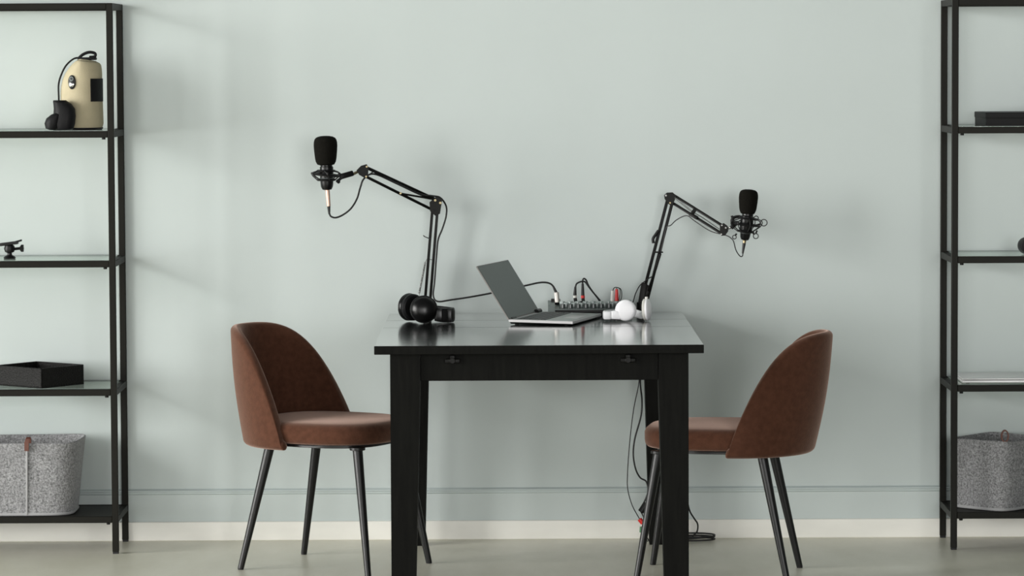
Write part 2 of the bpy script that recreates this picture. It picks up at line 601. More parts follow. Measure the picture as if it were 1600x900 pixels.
def mount():
    t = thing('camera_mount', 'small black clamp head with knob at the far left of the middle left shelf', 'camera mount', (-1.607, -0.20, GZ[2]))
    MB().lathe([(.018, 0), (.02, .003), (.016, .008), (.008, .012), (.007, .02)], 24).build('base', M['plastic'], t)
    MB().lathe([(.007, .018), (.015, .022), (.018, .032), (.015, .042), (.008, .046)], 20).build('ball_housing', M['plastic'], t)
    MB().bar((-.03, 0, .045), (.028, 0, .052), .025, .010, bevel=.002).build('clamp_plate', M['plastic'], t)
    MB().bar((.006, 0, .050), (.040, 0, .059), .012, .006, bevel=.002).build('lever', M['plastic'], t)
    MB().cyl((.014, 0, .031), (.036, 0, .033), .0045, 12).build('screw', M['black_metal'], t)
    k = MB()
    for i in range(5):
        a = 2 * PI * i / 5
        k.cyl((.036, .007 * math.cos(a), .033 + .007 * math.sin(a)), (.045, .007 * math.cos(a), .033 + .007 * math.sin(a)), .005, 10)
    k.cyl((.034, 0, .033), (.044, 0, .033), .0085, 14)
    k.build('knob', M['plastic'], t)


mount()


def open_tray():
    # open box: a corner points to the room
    t = thing('storage_tray', 'open black textured tray box on the left shelf above the felt basket', 'tray', (-1.497, -0.298, GZ[1]), math.radians(52))
    w, d, h, q = 0.19, 0.215, 0.064, 0.006      # local: +x to the right/back, -x... front face along y
    b = MB()
    b.box((0, 0, 0), (w, d, q), .001, 1)
    MBs = [((0, 0, 0), (w, q, h)), ((0, d - q, 0), (w, d, h)), ((0, 0, 0), (q, d, h)), ((w - q, 0, 0), (w, d, h))]
    b.build('bottom', M['tray'], t)
    for lo, hi in MBs:
        MB().box(lo, hi, .0015, 1).build('side', M['tray'], t)
    return t


tr = open_tray()


# ------------------------------------------------------------------ felt baskets
def basket(name, label, loc, rz, w, d, h, flare, tag_at, loop=False):
    t = thing(name, label, 'basket', loc, rz)

    def ring(z, inset=0.0, jig=0.0):
        f = 1 + flare * z / h
        pts = []
        hw, hd = (w / 2) * f - inset, (d / 2) * f - inset
        n = 64
        for i in range(n):
            a = 2 * PI * i / n
            c, s = math.cos(a), math.sin(a)
            e = 2 / 5.0
            x = hw * math.copysign(abs(c) ** e, c)
            y = hd * math.copysign(abs(s) ** e, s)
            wob = 1 + jig * math.sin(3 * a + 1) + jig * .6 * math.sin(5 * a)
            zz = z + jig * .12 * math.sin(2 * a + .6) * (1 if z > h * .8 else 0)
            pts.append(V((x * wob, y * wob, zz)))
        return pts
    th = .005
    rings = [ring(0.0, .004), ring(.004), ring(h * .35, 0, .004), ring(h * .7, 0, .010), ring(h - .002, 0, .02), ring(h, th * .5, .02), ring(h - .002, th, .02),
             ring(h * .5, th, .006), ring(.012, th + .002), ring(.008, th + .01)]
    MB().loft(rings).build('body', M['felt'], t)
    MB().loft([ring(.002, -.0015), ring(.006, -.0025), ring(.010, -.0005)], cap=False).build('bottom_seam', M['stitch'], t)
    # front seam
    x = tag_at
    y0 = -(d / 2)
    y1 = -(d / 2) * (1 + flare)
    if not loop:
        MB().bar((x, y0 - .001, .004), (x * (1 + flare), y1 - .004, h), .006, .005, (0, 1, 0), .001).build('seam', M['stitch'], t)
        MB().tube([(x * (1 + flare), y1 - .0075, h - .024), (x * (1 + flare) + .001, y1 - .009, h + .004), (x * (1 + flare) + .006, y1 + .0, h + .020), (x * (1 + flare) + .004, y1 + .011, h + .006), (x * (1 + flare) + .004, y1 + .011, h - .02)], .0035, 8, 6)
        m = MB()
        X = x * (1 + flare)
        P = [(y1 - .010, h - .025, 0), (y1 - .010, h + .002, 0), (y1 - .006, h + .014, .004), (y1 + .002, h + .018, .005), (y1 + .010, h + .010, .005), (y1 + .012, h - .02, .005)]
        m.loft([[V((X + dx - .007, y - .0015, z)), V((X + dx + .007, y - .0015, z)), V((X + dx + .007, y + .0015, z)), V((X + dx - .007, y + .0015, z))] for (y, z, dx) in P])
        m.build('leather_tab', M['leather'], t)
    return t


basket('felt_basket', 'grey felt basket with brown leather tab, bottom of the left shelf', (-1.602, -0.172, GZ[0]), 0.0, 0.39, 0.25, 0.236, 0.10, 0.052)
rb = basket('felt_basket', 'grey felt basket with brown leather loop at its corner, bottom of the right shelf', (1.558, -0.163, GZ[0]), math.radians(47), 0.222, 0.222, 0.224, 0.05, 0.02, True)
lp = MB()
cn = V((-math.sin(math.radians(47)), -math.cos(math.radians(47)), 0))      # towards the room, in the basket's frame
tn = V((-cn.y, cn.x, 0))
C0 = cn * .139 + tn * .008 + V((0, 0, .242))
ringsL = []
for i in range(24):
    a = 2 * PI * i / 24
    dv = tn * (.0105 * math.sin(a)) + V((0, 0, .018 * math.cos(a)))
    e = dv.normalized()
    p = C0 + dv
    ringsL.append([p + e * .0025 - cn * .005, p + e * .0025 + cn * .005, p - e * .0025 + cn * .005, p - e * .0025 - cn * .005])
lp.loft(ringsL, close=True)
lp.bar(C0 + cn * .003 + V((0, 0, -.036)), C0 + cn * .003 + V((0, 0, -.017)), .008, .004, cn, .001)
lp.build('leather_loop', M['leather'], rb)

# ------------------------------------------------------------------ things on the right shelf
t = thing('storage_box', 'flat black box lying on the top glass level of the right shelf', 'box', (1.504, -0.288, GZ[3]), math.radians(1))
MB().box((0, 0, 0), (.36, .24, .030), .0015, 1).build('body', M['card'], t)
MB().box((-.0015, -.0015, .024), (.3615, .2415, .0425), .0015, 1).build('lid', M['card'], t)

t = thing('round_speaker', 'round black object at the right edge on the middle glass level of the right shelf', 'speaker', (1.643, -0.22, GZ[2]))
MB().lathe([(.008, -.03), (.022, -.027), (.0265, -.012), (.0275, .0), (.0265, .012), (.022, .027), (.008, .03)], 32, (0, 0, .0275), (0, 1, 0)).build('body', M['plastic'], t)
MB().lathe([(.019, 0), (.019, .003), (.016, .004)], 24, (0, -.0265, .0275), (0, -1, 0)).build('grille', M['dark_canvas'], t)

t = thing('laptop', 'closed silver laptop lying on the lower glass level of the right shelf', 'laptop', (1.432, -0.278, GZ[1]), math.radians(-1))
MB().box((0, 0, .0015), (.33, .225, .0105), .003, 2).build('base', M['bright'], t)
MB().box((.0005, .0005, .0118), (.3295, .2245, .0165), .002, 2).build('lid', M['bright'], t)
for x in (.02, .31):
    for y in (.02, .205):
        MB().cyl((x, y, 0), (x, y, .003), .006, 12).build('foot', M['rubber'], t)

# ------------------------------------------------------------------ table
ZT = 0.744
TX0, TX1, TY0, TY1 = -0.3985, 0.5525, -1.352, -0.042


def table():
    cx, cy = (TX0 + TX1) / 2, (TY0 + TY1) / 2
    t = thing('dining_table', 'long black-brown wooden table standing end-on between the two brown chairs', 'table', (cx, cy, 0))
    hx, hy = (TX1 - TX0) / 2, (TY1 - TY0) / 2
    b = MB()
    # five boards across with fine joints, the end pair being pull-out leaves
    cuts = [-hy, -hy + 0.70, hy - 0.31, hy]
    for a, c in zip(cuts[:-1], cuts[1:]):
        b.box((-hx, a + (.0012 if a > -hy else 0), ZT - .025), (hx, c - (.0012 if c < hy else 0), ZT), .0012, 1)
    to = b.build('tabletop', M['top'], t, False)
    to.data.materials.append(M['wood'])
    for p in to.data.polygons:
        if p.normal.z < .5:
            p.material_index = 1
    lx0, lx1 = -hx + .044, hx - .042
    ly0, ly1 = -hy + .05, hy - .045
    zt = ZT - .025
    lw = .0865
    for (x, sx) in ((lx0, 1), (lx1, -1)):
        for (y, sy) in ((ly0, 1), (ly1, -1)):
            r = []
            for (z, wd) in ((0, .070), (zt - .10, lw), (zt, lw)):
                xa, xb, ya, yb = x, x + sx * wd, y, y + sy * wd
                r.append([V((xa, ya, z)), V((xb, ya, z)), V((xb, yb, z)), V((xa, yb, z))])
            MB().loft(r).build('leg', M['wood'], t, False)
    za = zt - .082
    MB().box((lx0 + lw + .001, ly0 + .012, za), (lx1 - lw - .001, ly0 + .034, zt), .001, 1).build('apron', M['wood'], t)
    MB().box((lx0 + lw + .001, ly1 - .034, za), (lx1 - lw - .001, ly1 - .012, zt), .001, 1).build('apron', M['wood'], t)
    MB().box((lx0 + .012, ly0 + lw + .001, za), (lx0 + .034, ly1 - lw - .001, zt), .001, 1).build('apron', M['wood'], t)
    MB().box((lx1 - .034, ly0 + lw + .001, za), (lx1 - .012, ly1 - lw - .001, zt), .001, 1).build('apron', M['wood'], t)
    for x in (-hx + .225, hx - .217):
        o = MB().box((x - .022, ly0 - .004, zt - .030), (x + .022, ly0 + .014, zt - .017), .003, 2).build('latch', M['black_metal'], t)
        MB().cyl((x, ly0 - .010, zt - .022), (x, ly0 + .01, zt - .022), .009, 14).box((x - .007, ly0 - .009, zt - .020), (x + .007, ly0 + .01, zt - .006), .002).build('latch_knob', M['black_metal'], o)


table()


# ------------------------------------------------------------------ chairs
def chair(label, loc, rz):
    t = thing('velvet_chair', label, 'chair', loc, rz, None)
    D, Wd, zb, Hh, th = .238, .232, .380, .367, .034
    U0 = -.288                      # local x of the rear of the shell at its foot

    def ring(a):
        u, v = D * (1 - math.cos(a)), Wd * math.sin(a)
        n = V((-math.cos(a) / D, math.sin(a) / Wd, 0)).normalized()
        q = max(0, 1 - (1 - math.cos(a)) ** 2.2) ** .60
        zt = zb + .030 + (Hh - .030) * q
        r = th / 2
        c = V((u, v, 0)) - n * r
        pts = []
        K = 10
        prof = []
        for i in range(K + 1):
            prof.append((r, zb + r * .9 + (zt - zb - 1.9 * r) * i / K))
        for i in range(1, 8):
            k = PI * i / 8
            prof.append((r * math.cos(k), zt - r + r * math.sin(k)))
        for i in range(K + 1):
            prof.append((-r, zt - r - (zt - zb - 1.9 * r) * i / K))
        for i in range(1, 8):
            k = PI * i / 8
            prof.append((-r * math.cos(k), zb + r * .9 - r * .9 * math.sin(k)))
        for (s, z) in prof:
            p = c + n * s
            f = (z - zb) / Hh
            # the back leans and belly-curves slightly
            pts.append(V((U0 + p.x - .058 * f - .010 * math.sin(PI * min(1, f)), p.y * (1 - .16 * f), z)))
        return pts
    N = 56
    rings = []
    for i in range(N + 1):
        s = -1 + 2 * i / N
        a = PI / 2 * math.sin(PI / 2 * s)
        rings.append(ring(a))
    for e in (0, -1):                # rounded wing ends
        R0 = rings[e]
        c = sum(R0, V()) / len(R0)
        ex = [[c + (p - c) * k + V((dx, 0, 0)) for p in R0] for k, dx in ((.93, .003), (.7, .006), (.3, .008))]
        rings = (ex[::-1] + rings) if e == 0 else (rings + ex)
    MB().loft(rings).build('backrest', M['velvet'], t, True, 80)
    # seat cushion
    sc_, hu, hv = U0 + .272, .238, .207
    prof = [(.02, .468), (.40, .4677), (.70, .4662), (.86, .4640), (.94, .4600), (.98, .4520), (1.0, .442), (1.0, .420), (.99, .407), (.965, .400), (.5, .399)]
    rr = []
    for (k, z) in prof:
        r = []
        for i in range(56):
            a = 2 * PI * i / 56
            e = 2 / 2.7
            r.append(V((sc_ + hu * k * math.copysign(abs(math.cos(a)) ** e, math.cos(a)),
                        hv * k * math.copysign(abs(math.sin(a)) ** e, math.sin(a)), z)))
        rr.append(r)
    MB().loft(rr).build('seat', M['velvet'], t, True, 70)
    # black under-seat pan
    pr = []
    for (k, z) in ((.80, .386), (.84, .388), (.84, .396), (.82, .401)):
        pr.append([V((sc_ + hu * k * math.copysign(abs(math.cos(a)) ** .74, math.cos(a)), hv * k * math.copysign(abs(math.sin(a)) ** .74, math.sin(a)), z))
                   for a in [2 * PI * i / 40 for i in range(40)]])
    MB().loft(pr).build('seat_pan', M['leg_metal'], t)
    for sx in (-1, 1):
        for sy in (-1, 1):
            top = V((-.145 if sx < 0 else .165, sy * .140, .390))
            foot = V((sx * .2275, sy * .1875, .004))
            o = MB().tube([foot, foot.lerp(top, .5), top], [.0095, .0125, .0155], 18).build('leg', M['leg_metal'], t)
            MB().cyl(foot - V((0, 0, .004)), foot + V((0, 0, .004)), .0092, 14).build('foot_cap', M['rubber'], o)
            MB().cyl(top - V((0, 0, .006)), top + V((0, 0, .003)), .024, 18).build('leg_plate', M['leg_metal'], o)
    return t


chair('brown velvet chair with open shell back facing the table from its left side', (-.552, -.615, 0), math.radians(-28))
chair('brown velvet chair seen from behind, pushed in at the right side of the table', (.625, -.838, 0), math.radians(180 - 10))


# ------------------------------------------------------------------ boom arms and microphones
def world_parts(root):
    """builder giving meshes in the thing's own frame from world points"""
    o = root.location.copy()
    return lambda p: V(p) - o


def bars(mb, p, q, off, r):
    for s in (-1, 1):
        mb.cyl(p + off * s, q + off * s, r, 10)


def clamp(t, L, x, y):
    # C-clamp gripping the rear edge of the tabletop
    z = ZT
    m = MB()
    m.box(L((x - .016, TY1 - .045, z)), L((x + .016, TY1 + .014, z + .008)), .0015, 1)
    m.box(L((x - .016, TY1 + .004, z - .055)), L((x + .016, TY1 + .014, z + .008)), .0015, 1)
    m.box(L((x - .016, TY1 - .040, z - .063)), L((x + .016, TY1 + .014, z - .053)), .0015, 1)
    c = m.build('clamp', M['black_metal'], t)
    MB().cyl(L((x, TY1 - .022, z - .090)), L((x, TY1 - .022, z - .030)), .004, 10).cyl(L((x, TY1 - .022, z - .030)), L((x, TY1 - .022, z - .0255)), .011, 16).build('clamp_screw', M['chrome'], c)
    MB().cyl(L((x, TY1 - .018, z + .008)), L((x, TY1 - .018, z + .035)), .013, 18).build('socket', M['black_metal'], t)


def coil(mb, p, q, r, turns, wire=.0011):
    p, q = V(p), V(q)
    t = (q - p).normalized()
    x = t.cross(V((0, 1, 0))).normalized()
    y = t.cross(x)
    n = turns * 10
    mb.tube([p.lerp(q, i / n) + (x * math.cos(2 * PI * i / 10) + y * math.sin(2 * PI * i / 10)) * r for i in range(n + 1)], wire, 5)


# ---- left arm
bx = at(668, 480, -.06).x
LA = thing('boom_arm', 'black left boom arm clamped to the table behind the black headphones', 'microphone arm', (bx, -.06, ZT))
L = world_parts(LA)
clamp(LA, L, bx, -.06)
yA, yE, yH = -.060, -.085, -.215
A0 = at(666.5, 480, yA)
E0 = at(681.5, 318, yE)
m = MB()
for dx in (-4, 4):
    m.bar(L(at(667 + dx, 484, yA)), L(at(680.5 + dx, 316, yE)), .009, .0075, (0, 1, 0), .0015)
m.build('lower_arm', M['black_metal'], LA)
MB().box(L(at(667, 492, yA) - V((.012, .010, .002))), L(at(667, 476, yA) + V((.012, .010, 0))), .002).build('base_joint', M['black_metal'], LA)
sp = MB()
coil(sp, L(at(655, 458, yA - .006)), L(at(664.5, 410, yA - .006)), .0028, 26)
sp.tube([L(at(664.5, 410, yA - .006)), L(at(667, 405, yA - .008)), L(at(676, 406, yA - .008))], .0012, 6)
sp.tube([L(at(655, 458, yA - .006)), L(at(656, 470, yA - .002)), L(at(663, 474, yA - .002))], .0012, 6)
sp.build('spring', M['spring'], LA)
MB().tube([L(at(661.5, 368, yE + .01)), L(at(664, 370, yE + .005)), L(at(672, 373, yE))], .0016, 6).build('cable_tie', M['cable'], LA)
# elbow: two cheek plates with screws
el = MB()
for dy in (-.011, .011):
    pts = [at(671, 316, yE + dy), at(683, 306, yE + dy), at(691, 312, yE + dy), at(687.5, 334, yE + dy), at(680, 337, yE + dy), at(672, 330, yE + dy)]
    el.loft([[L(p) + V((0, -.0015, 0)) for p in pts], [L(p) + V((0, .0015, 0)) for p in pts]])
eo = el.build('elbow_bracket', M['black_metal'], LA, False)
for (px, py) in ((680, 313), (688, 317)):
    MB().cyl(L(at(px, py, yE - .016)), L(at(px, py, yE + .014)), .0042, 12).build('screw', M['brass'], eo)
MB().cyl(L(at(677, 329, yE - .016)), L(at(677, 329, yE + .014)), .004, 12).build('screw', M['black_metal'], eo)
# upper arm
up = MB()
up.bar(L(at(681, 312, yE)), L(at(572, 261.5, yH)), .010, .0095, (0, 1, 0), .0015)
up.bar(L(at(676, 328, yE)), L(at(571, 275.5, yH)), .009, .0075, (0, 1, 0), .0015)
up.build('upper_arm', M['black_metal'], LA)
sp = MB()
coil(sp, L(at(592, 271, yH + .03) + V((0, -.008, 0))), L(at(668, 308.5, yE - .01) + V((0, -.006, 0))), .0042, 40, .0016)
sp.build('spring', M['black_metal'], LA)
MB().bar(L(at(627, 302.5, yE - .06)), L(at(676, 311, yE - .012)), .006, .009, (0, 1, 0), .001).build('link', M['black_metal'], LA)
MB().cyl(L(at(626, 302, yE - .075)), L(at(626, 302, yE - .05)), .0038, 10).build('screw', M['brass'], LA)
MB().bar(L(at(572, 276, yH - .008)), L(at(583, 268.5, yH - .004)), .004, .004, (0, 1, 0)).build('link', M['black_metal'], LA)
# head joint
hd = MB()
for dy in (-.010, .010):
    pts = [at(557, 266, yH + dy), at(564, 259, yH + dy), at(573, 256.5, yH + dy), at(576, 262, yH + dy), at(575, 275, yH + dy), at(571, 279, yH + dy), at(561, 273, yH + dy)]
    hd.loft([[L(p) + V((0, -.0018, 0)) for p in pts], [L(p) + V((0, .0018, 0)) for p in pts]])
hd.cyl(L(at(566, 266.5, yH - .012)), L(at(566, 266.5, yH + .012)), .009, 14)
ho = hd.build('head_joint', M['black_metal'], LA, False)
MB().cyl(L(at(573, 260.5, yH - .015)), L(at(573, 260.5, yH + .013)), .0035, 10).build('screw', M['brass'], ho)
MB().cyl(L(at(572, 276, yH - .015)), L(at(572, 276, yH + .013)), .0035, 10).build('screw', M['brass'], ho)
MB().cyl(L(at(561, 267.5, yH)), L(at(549, 273.5, yH - .015)), .0045, 12).build('mount_stud', M['brass'], LA)

# shock mount screwed to the arm and holding the microphone
yM = -.25
SM = thing('shock_mount', 'black cradle mount on the left boom arm gripping the larger microphone', 'shock mount', at(510, 273, yM))
L2 = world_parts(SM)
MB().bar(L2(at(551.5, 270.5, yM + .02)), L2(at(531, 276.5, yM)), .018, .0165, (0, 1, 0), .004).build('pivot_block', M['plastic'], SM)
MB().cyl(L2(at(537, 275, yM)), L2(at(527.5, 283, yM - .004)), .0045, 12).lathe([(.004, 0), (.007, .002), (.007, .009), (.004, .011)], 12, L2(at(530, 281.5, yM)), (-.5, 0, -.6)).build('thumb_screw', M['plastic'], SM)
c = L2(at(509.5, 273, yM))
MB().torus(c, (.10, 0, 1), .045, .0042, 36, 8).build('outer_ring', M['plastic'], SM)
MB().torus(c + V((0, 0, .012)), (.0, 0, 1), .027, .004, 30, 8).torus(c - V((0, 0, .016)), (0, 0, 1), .0265, .004, 30, 8).build('inner_ring', M['plastic'], SM)
for i in range(6):
    a = 2 * PI * (i + .35) / 6
    a2 = a + .3
    MB().tube([c + V((.028 * math.cos(a), .028 * math.sin(a), .013)), c + V((.050 * math.cos(a2), .050 * math.sin(a2), .003)), c + V((.028 * math.cos(a + .6), .028 * math.sin(a + .6), -.017))], .0022, 6, 5).build('elastic_band', M['cable'], SM)
MB().bar(c + V((.044, 0, .003)), L2(at(532, 276, yM)), .014, .009, (0, 1, 0), .002).build('yoke', M['plastic'], SM)


def foam_prof(w, h):
    r = w / 2
    return [(r * .45, 0), (r * .72, .003), (r * .85, .012), (r * .91, h * .25), (r * .97, h * .48), (r, h * .66), (r * .985, h * .78), (r * .93, h * .87), (r * .83, h * .93), (r * .64, h * .972), (r * .35, h * .995), (r * .1, h)]


MIC1 = thing('microphone', 'larger black studio microphone with foam cover and copper plug on the left arm', 'microphone', at(511, 297, yM))
L3 = world_parts(MIC1)
bp = L3(at(511, 297, yM))
tp = L3(at(510, 255, yM))
ax = (tp - bp).normalized()
Lb = (tp - bp).length
MB().lathe([(.008, 0), (.015, .002), (.019, .010), (.0205, .02), (.0215, .045), (.0215, Lb - .012), (.019, Lb - .010), (.019, Lb + .015)], 28, bp, ax).build('body', M['gloss_plastic'], MIC1)
MB().lathe([(.0218, 0), (.0218, .004)], 28, bp + ax * .034, ax).build('trim_ring', M['mixer_grey'], MIC1)
MB().lathe(foam_prof(.0755, .094), 32, L3(at(509.2, 258.5, yM)), L3(at(508.3, 212, yM)) - L3(at(509.2, 258.5, yM))).build('foam_cover', M['foam'], MIC1)


def mic_cable(name, label, plug_top, plug_end, relief_end, pts, plug_mat, r=.0029, rp=(.0075, .0062)):
    t = thing(name, label, 'cable', plug_top)
    l = world_parts(t)
    MB().cyl(l(plug_top), l(plug_end), rp[0], 16, rp[1]).build('plug', plug_mat, t)
    MB().tube([l(plug_end), l(relief_end)], [.0055, .0030], 12).build('strain_relief', M['cable'], t)
    MB().tube([l(p) for p in pts], r, 8, 8).build('cord', M['cable'], t)
    return t


c1 = mic_cable('microphone_cable', 'black cable with copper plug running from the larger microphone to the mixer', at(511.5, 296.5, yM), at(513.7, 322.5, yM), at(514.5, 335, yM),
               [at(514.5, 333, yM), at(517, 338, yM), at(525, 340, yM), at(537, 335, yM), at(549, 325, yM), at(558, 310, yM + .01), at(563, 293, yM + .02), at(569, 279, yH - .012),
                at(585, 272, yH + .02), at(620, 287, -.17), at(655, 303, -.125), at(675, 306, -.105), at(688, 309, -.09), at(697, 322, -.07), at(697, 338, -.07), at(691, 358, -.072), at(684.5, 375, -.076), at(682, 400, -.074),
                at(679, 440, -.07), at(677, 462, -.07), at(684, 471, -.08), at(705, 468.5, -.085), at(735, 464, -.09), at(770, 457.5, -.09), at(820, 446.5, -.09), at(846, 441.3, -.09), at(861, 444, -.09), at(868, 455, -.09)],
               M['rose'])
L4 = world_parts(c1)
MB().tube([L4(at(864, 446.5, -.09)), L4(at(869.5, 458, -.09))], [.0030, .0050], 12).build('strain_relief', M['cable'], c1)
MB().cyl(L4(at(869.3, 456.5, -.09)), L4(at(870.8, 472.5, -.09)), .0082, 16).build('plug', M['plug'], c1)

# ---- right arm
bx = at(1001, 482, -.06).x
RA = thing('boom_arm', 'black right boom arm clamped to the table behind the white headphones', 'microphone arm', (bx, -.06, ZT))
L = world_parts(RA)
clamp(RA, L, bx, -.06)
yA, yE, yH = -.060, -.085, -.20
m = MB()
m.bar(L(at(1002, 470, yA)), L(at(1043, 312, yE)), .010, .009, (0, 1, 0), .0015)
m.bar(L(at(1011, 470, yA)), L(at(1050, 318, yE)), .010, .009, (0, 1, 0), .0015)
m.build('lower_arm', M['black_metal'], RA)
MB().bar(L(at(999, 490, yA)), L(at(1007, 442, yA)), .020, .022, (0, 1, 0), .003).build('base_joint', M['black_metal'], RA)
MB().bar(L(at(1006, 468, yA)), L(at(1014, 446, yA)), .018, .014, (0, 1, 0), .003).build('base_link', M['black_metal'], RA)
cl = MB()
cl.bar(L(at(1021, 394, yE)), L(at(1036, 394, yE)), .022, .004, (0, 0, 1), .001)
cl.build('collar', M['black_metal'], RA)
MB().bar(L(at(1013, 455, yA - .004)), L(at(1032, 396, yE - .004)), .008, .010, (0, 1, 0), .002).build('spring_sleeve', M['black_metal'], RA)
MB().tube([L(at(1021, 380, yE)), L(at(1020.5, 373, yE)), L(at(1025, 366, yE)), L(at(1029, 360, yE))], .0048, 8, 4).build('cable_clip', M['plastic'], RA)
el = MB()
for dy in (-.012, .012):
    pts = [at(1037.5, 305, yE + dy), at(1042, 301, yE + dy), at(1051, 300.5, yE + dy), at(1057, 306, yE + dy), at(1053, 316, yE + dy), at(1050, 322, yE + dy), at(1043, 318, yE + dy), at(1038.5, 311, yE + dy)]
    el.loft([[L(p) + V((0, -.0018, 0)) for p in pts], [L(p) + V((0, .0018, 0)) for p in pts]])
el.cyl(L(at(1047, 306, yE - .010)), L(at(1047, 306, yE + .010)), .008, 14)
eo = el.build('elbow_bracket', M['black_metal'], RA, False)
MB().cyl(L(at(1040.5, 305.5, yE - .016)), L(at(1040.5, 305.5, yE + .014)), .0035, 10).build('screw', M['spring'], eo)
MB().cyl(L(at(1047, 317, yE - .016)), L(at(1047, 317, yE + .014)), .003, 10).build('screw', M['brass'], eo)
up = MB()
up.bar(L(at(1052, 304.5, yE)), L(at(1127, 351.5, yH)), .009, .0085, (0, 1, 0), .0015)
up.bar(L(at(1050, 316.5, yE)), L(at(1127, 364.5, yH)), .009, .0085, (0, 1, 0), .0015)
up.build('upper_arm', M['black_metal'], RA)
sp = MB()
coil(sp, L(at(1055, 309, yE - .012)), L(at(1082, 331, -.135)), .0026, 18, .001)
sp.tube([L(at(1082, 331, -.135)), L(at(1098, 340, -.155)), L(at(1124, 358, -.20))], .0014, 6)
sp.build('spring', M['spring'], RA)
MB().bar(L(at(1077.5, 334, -.137)), L(at(1090, 341, -.152)), .012, .010, (0, 1, 0), .002).bar(L(at(1081, 335, -.14)), L(at(1087, 326, -.142)), .012, .010, (0, 1, 0), .002).build('spring_anchor', M['black_metal'], RA)
hd = MB()
for dy in (-.010, .010):
    pts = [at(1125, 351, yH + dy), at(1131, 348.5, yH + dy), at(1137, 353, yH + dy), at(1138, 361, yH + dy), at(1133, 368, yH + dy), at(1127, 368.5, yH + dy), at(1124.5, 361, yH + dy)]
    hd.loft([[L(p) + V((0, -.0018, 0)) for p in pts], [L(p) + V((0, .0018, 0)) for p in pts]])
hd.cyl(L(at(1131, 358, yH - .012)), L(at(1131, 358, yH + .012)), .010, 14)
ho = hd.build('head_joint', M['black_metal'], RA, False)
for (px, py) in ((1128, 352), (1127, 366), (1134, 356)):
    MB().cyl(L(at(px, py, yH - .015)), L(at(px, py, yH + .013)), .0028, 10).build('screw', M['spring'], ho)
MB().cyl(L(at(1134, 358, yH)), L(at(1146, 354, yH - .015)), .004, 12).build('mount_stud', M['spring'], RA)

yM = -.225
SM = thing('shock_mount', 'black spider mount with elastic loops on the right boom arm', 'shock mount', at(1167, 352, yM))
L2 = world_parts(SM)
MB().bar(L2(at(1142.5, 356, yM + .01)), L2(at(1152, 347, yM)), .014, .012, (0, 1, 0), .003).build('pivot_block', M['plastic'], SM)
MB().cyl(L2(at(1143.5, 337, yM)), L2(at(1147, 349, yM)), .0042, 12).build('thumb_screw', M['plastic'], SM)
axm = (at(1170, 314, yM) - at(1163, 376, yM)).normalized()
c = L2(at(1166.5, 351, yM))
# two rings: a wide outer and a narrow inner, both tilted with the microphone
MB().torus(c, axm, .040, .0036, 36, 8).build('outer_ring', M['plastic'], SM)
MB().torus(c + axm * .020, axm, .0265, .0034, 30, 8).torus(c - axm * .022, axm, .0245, .0034, 30, 8).build('inner_ring', M['plastic'], SM)
MB().bar(L2(at(1150, 350, yM)), c + V((-.024, 0, .008)), .012, .020, (0, 1, 0), .003).build('yoke', M['plastic'], SM)
arch = MB()
arch.tube([L2(at(1146, 352, yM)), L2(at(1143.5, 345, yM)), L2(at(1147, 340, yM)), L2(at(1154, 338.5, yM)), L2(at(1160, 340, yM))], .005, 8, 5)
arch.build('yoke_arm', M['plastic'], SM)
for i in range(8):
    a = 2 * PI * (i + .2) / 8
    dx, dy = math.cos(a), math.sin(a)
    MB().tube([c + axm * .02 + V((.026 * dx, .026 * dy, 0)), c + V((.050 * dx, .050 * dy, .010)), c + V((.046 * dx, .046 * dy, -.006)), c - axm * .022 + V((.025 * dx, .025 * dy, 0))], .0016, 6, 6).build('elastic_band', M['cable'], SM)
for (px, py, R) in ((1193.5, 348, .0105), (1181.5, 341, .007), (1181, 369, .008), (1147.5, 370.5, .006)):
    MB().torus(L2(at(px, py, yM)), (.1, 1, 0), R, .0015, 20, 6).build('elastic_loop', M['cable'], SM)
for (p, q) in (((1181, 352), (1188.5, 350)), ((1176, 341), (1178.5, 341)), ((1176, 364), (1179, 366)), ((1151, 365), (1149, 368)), ((1183, 360), (1181, 365))):
    MB().cyl(L2(at(p[0], p[1], yM)), L2(at(q[0], q[1], yM)), .0028, 8).build('hook', M['plastic'], SM)

MIC2 = thing('microphone', 'smaller black studio microphone with foam cover on the right arm', 'microphone', at(1163.5, 375, yM))
L3 = world_parts(MIC2)
bp = L3(at(1163.5, 375.5, yM))
tp = L3(at(1168.5, 333, yM))
ax = (tp - bp).normalized()
Lb = (tp - bp).length
MB().lathe([(.007, 0), (.012, .002), (.0155, .010), (.017, .022), (.0205, .030), (.0215, Lb - .012), (.018, Lb - .008), (.018, Lb + .015)], 28, bp, ax).build('body', M['gloss_plastic'], MIC2)
MB().lathe([(.0172, 0), (.0172, .003)], 28, bp + ax * .022, ax).build('trim_ring', M['mixer_grey'], MIC2)
MB().lathe(foam_prof(.0615, .080), 32, L3(at(1168, 335, yM)), L3(at(1170.3, 294, yM)) - L3(at(1168, 335, yM))).build('foam_cover', M['foam'], MIC2)
c2 = mic_cable('microphone_cable', 'thin black cable hanging from the smaller microphone along the right arm', at(1163.4, 375.5, yM), at(1162.8, 380, yM), at(1160.5, 396, yM),
               [at(1160.8, 394, yM), at(1160, 400, yM), at(1156, 400, yM), at(1150, 391, yM), at(1146.5, 378, yM), at(1143, 373, yM + .005), at(1135, 368, yH - .012),
                at(1110, 361, -.185), at(1085, 345, -.15), at(1073, 337, -.13), at(1058, 343, -.11), at(1048, 352, -.095), at(1041, 356, -.088), at(1036, 380, -.08), at(1024, 425, -.07), at(1012, 436, -.07), at(1000, 446, -.07), at(993, 459, -.075), at(989, 472, -.09), at(984, 478, -.10)],
               M['brass'], .0017, (.0055, .0050))


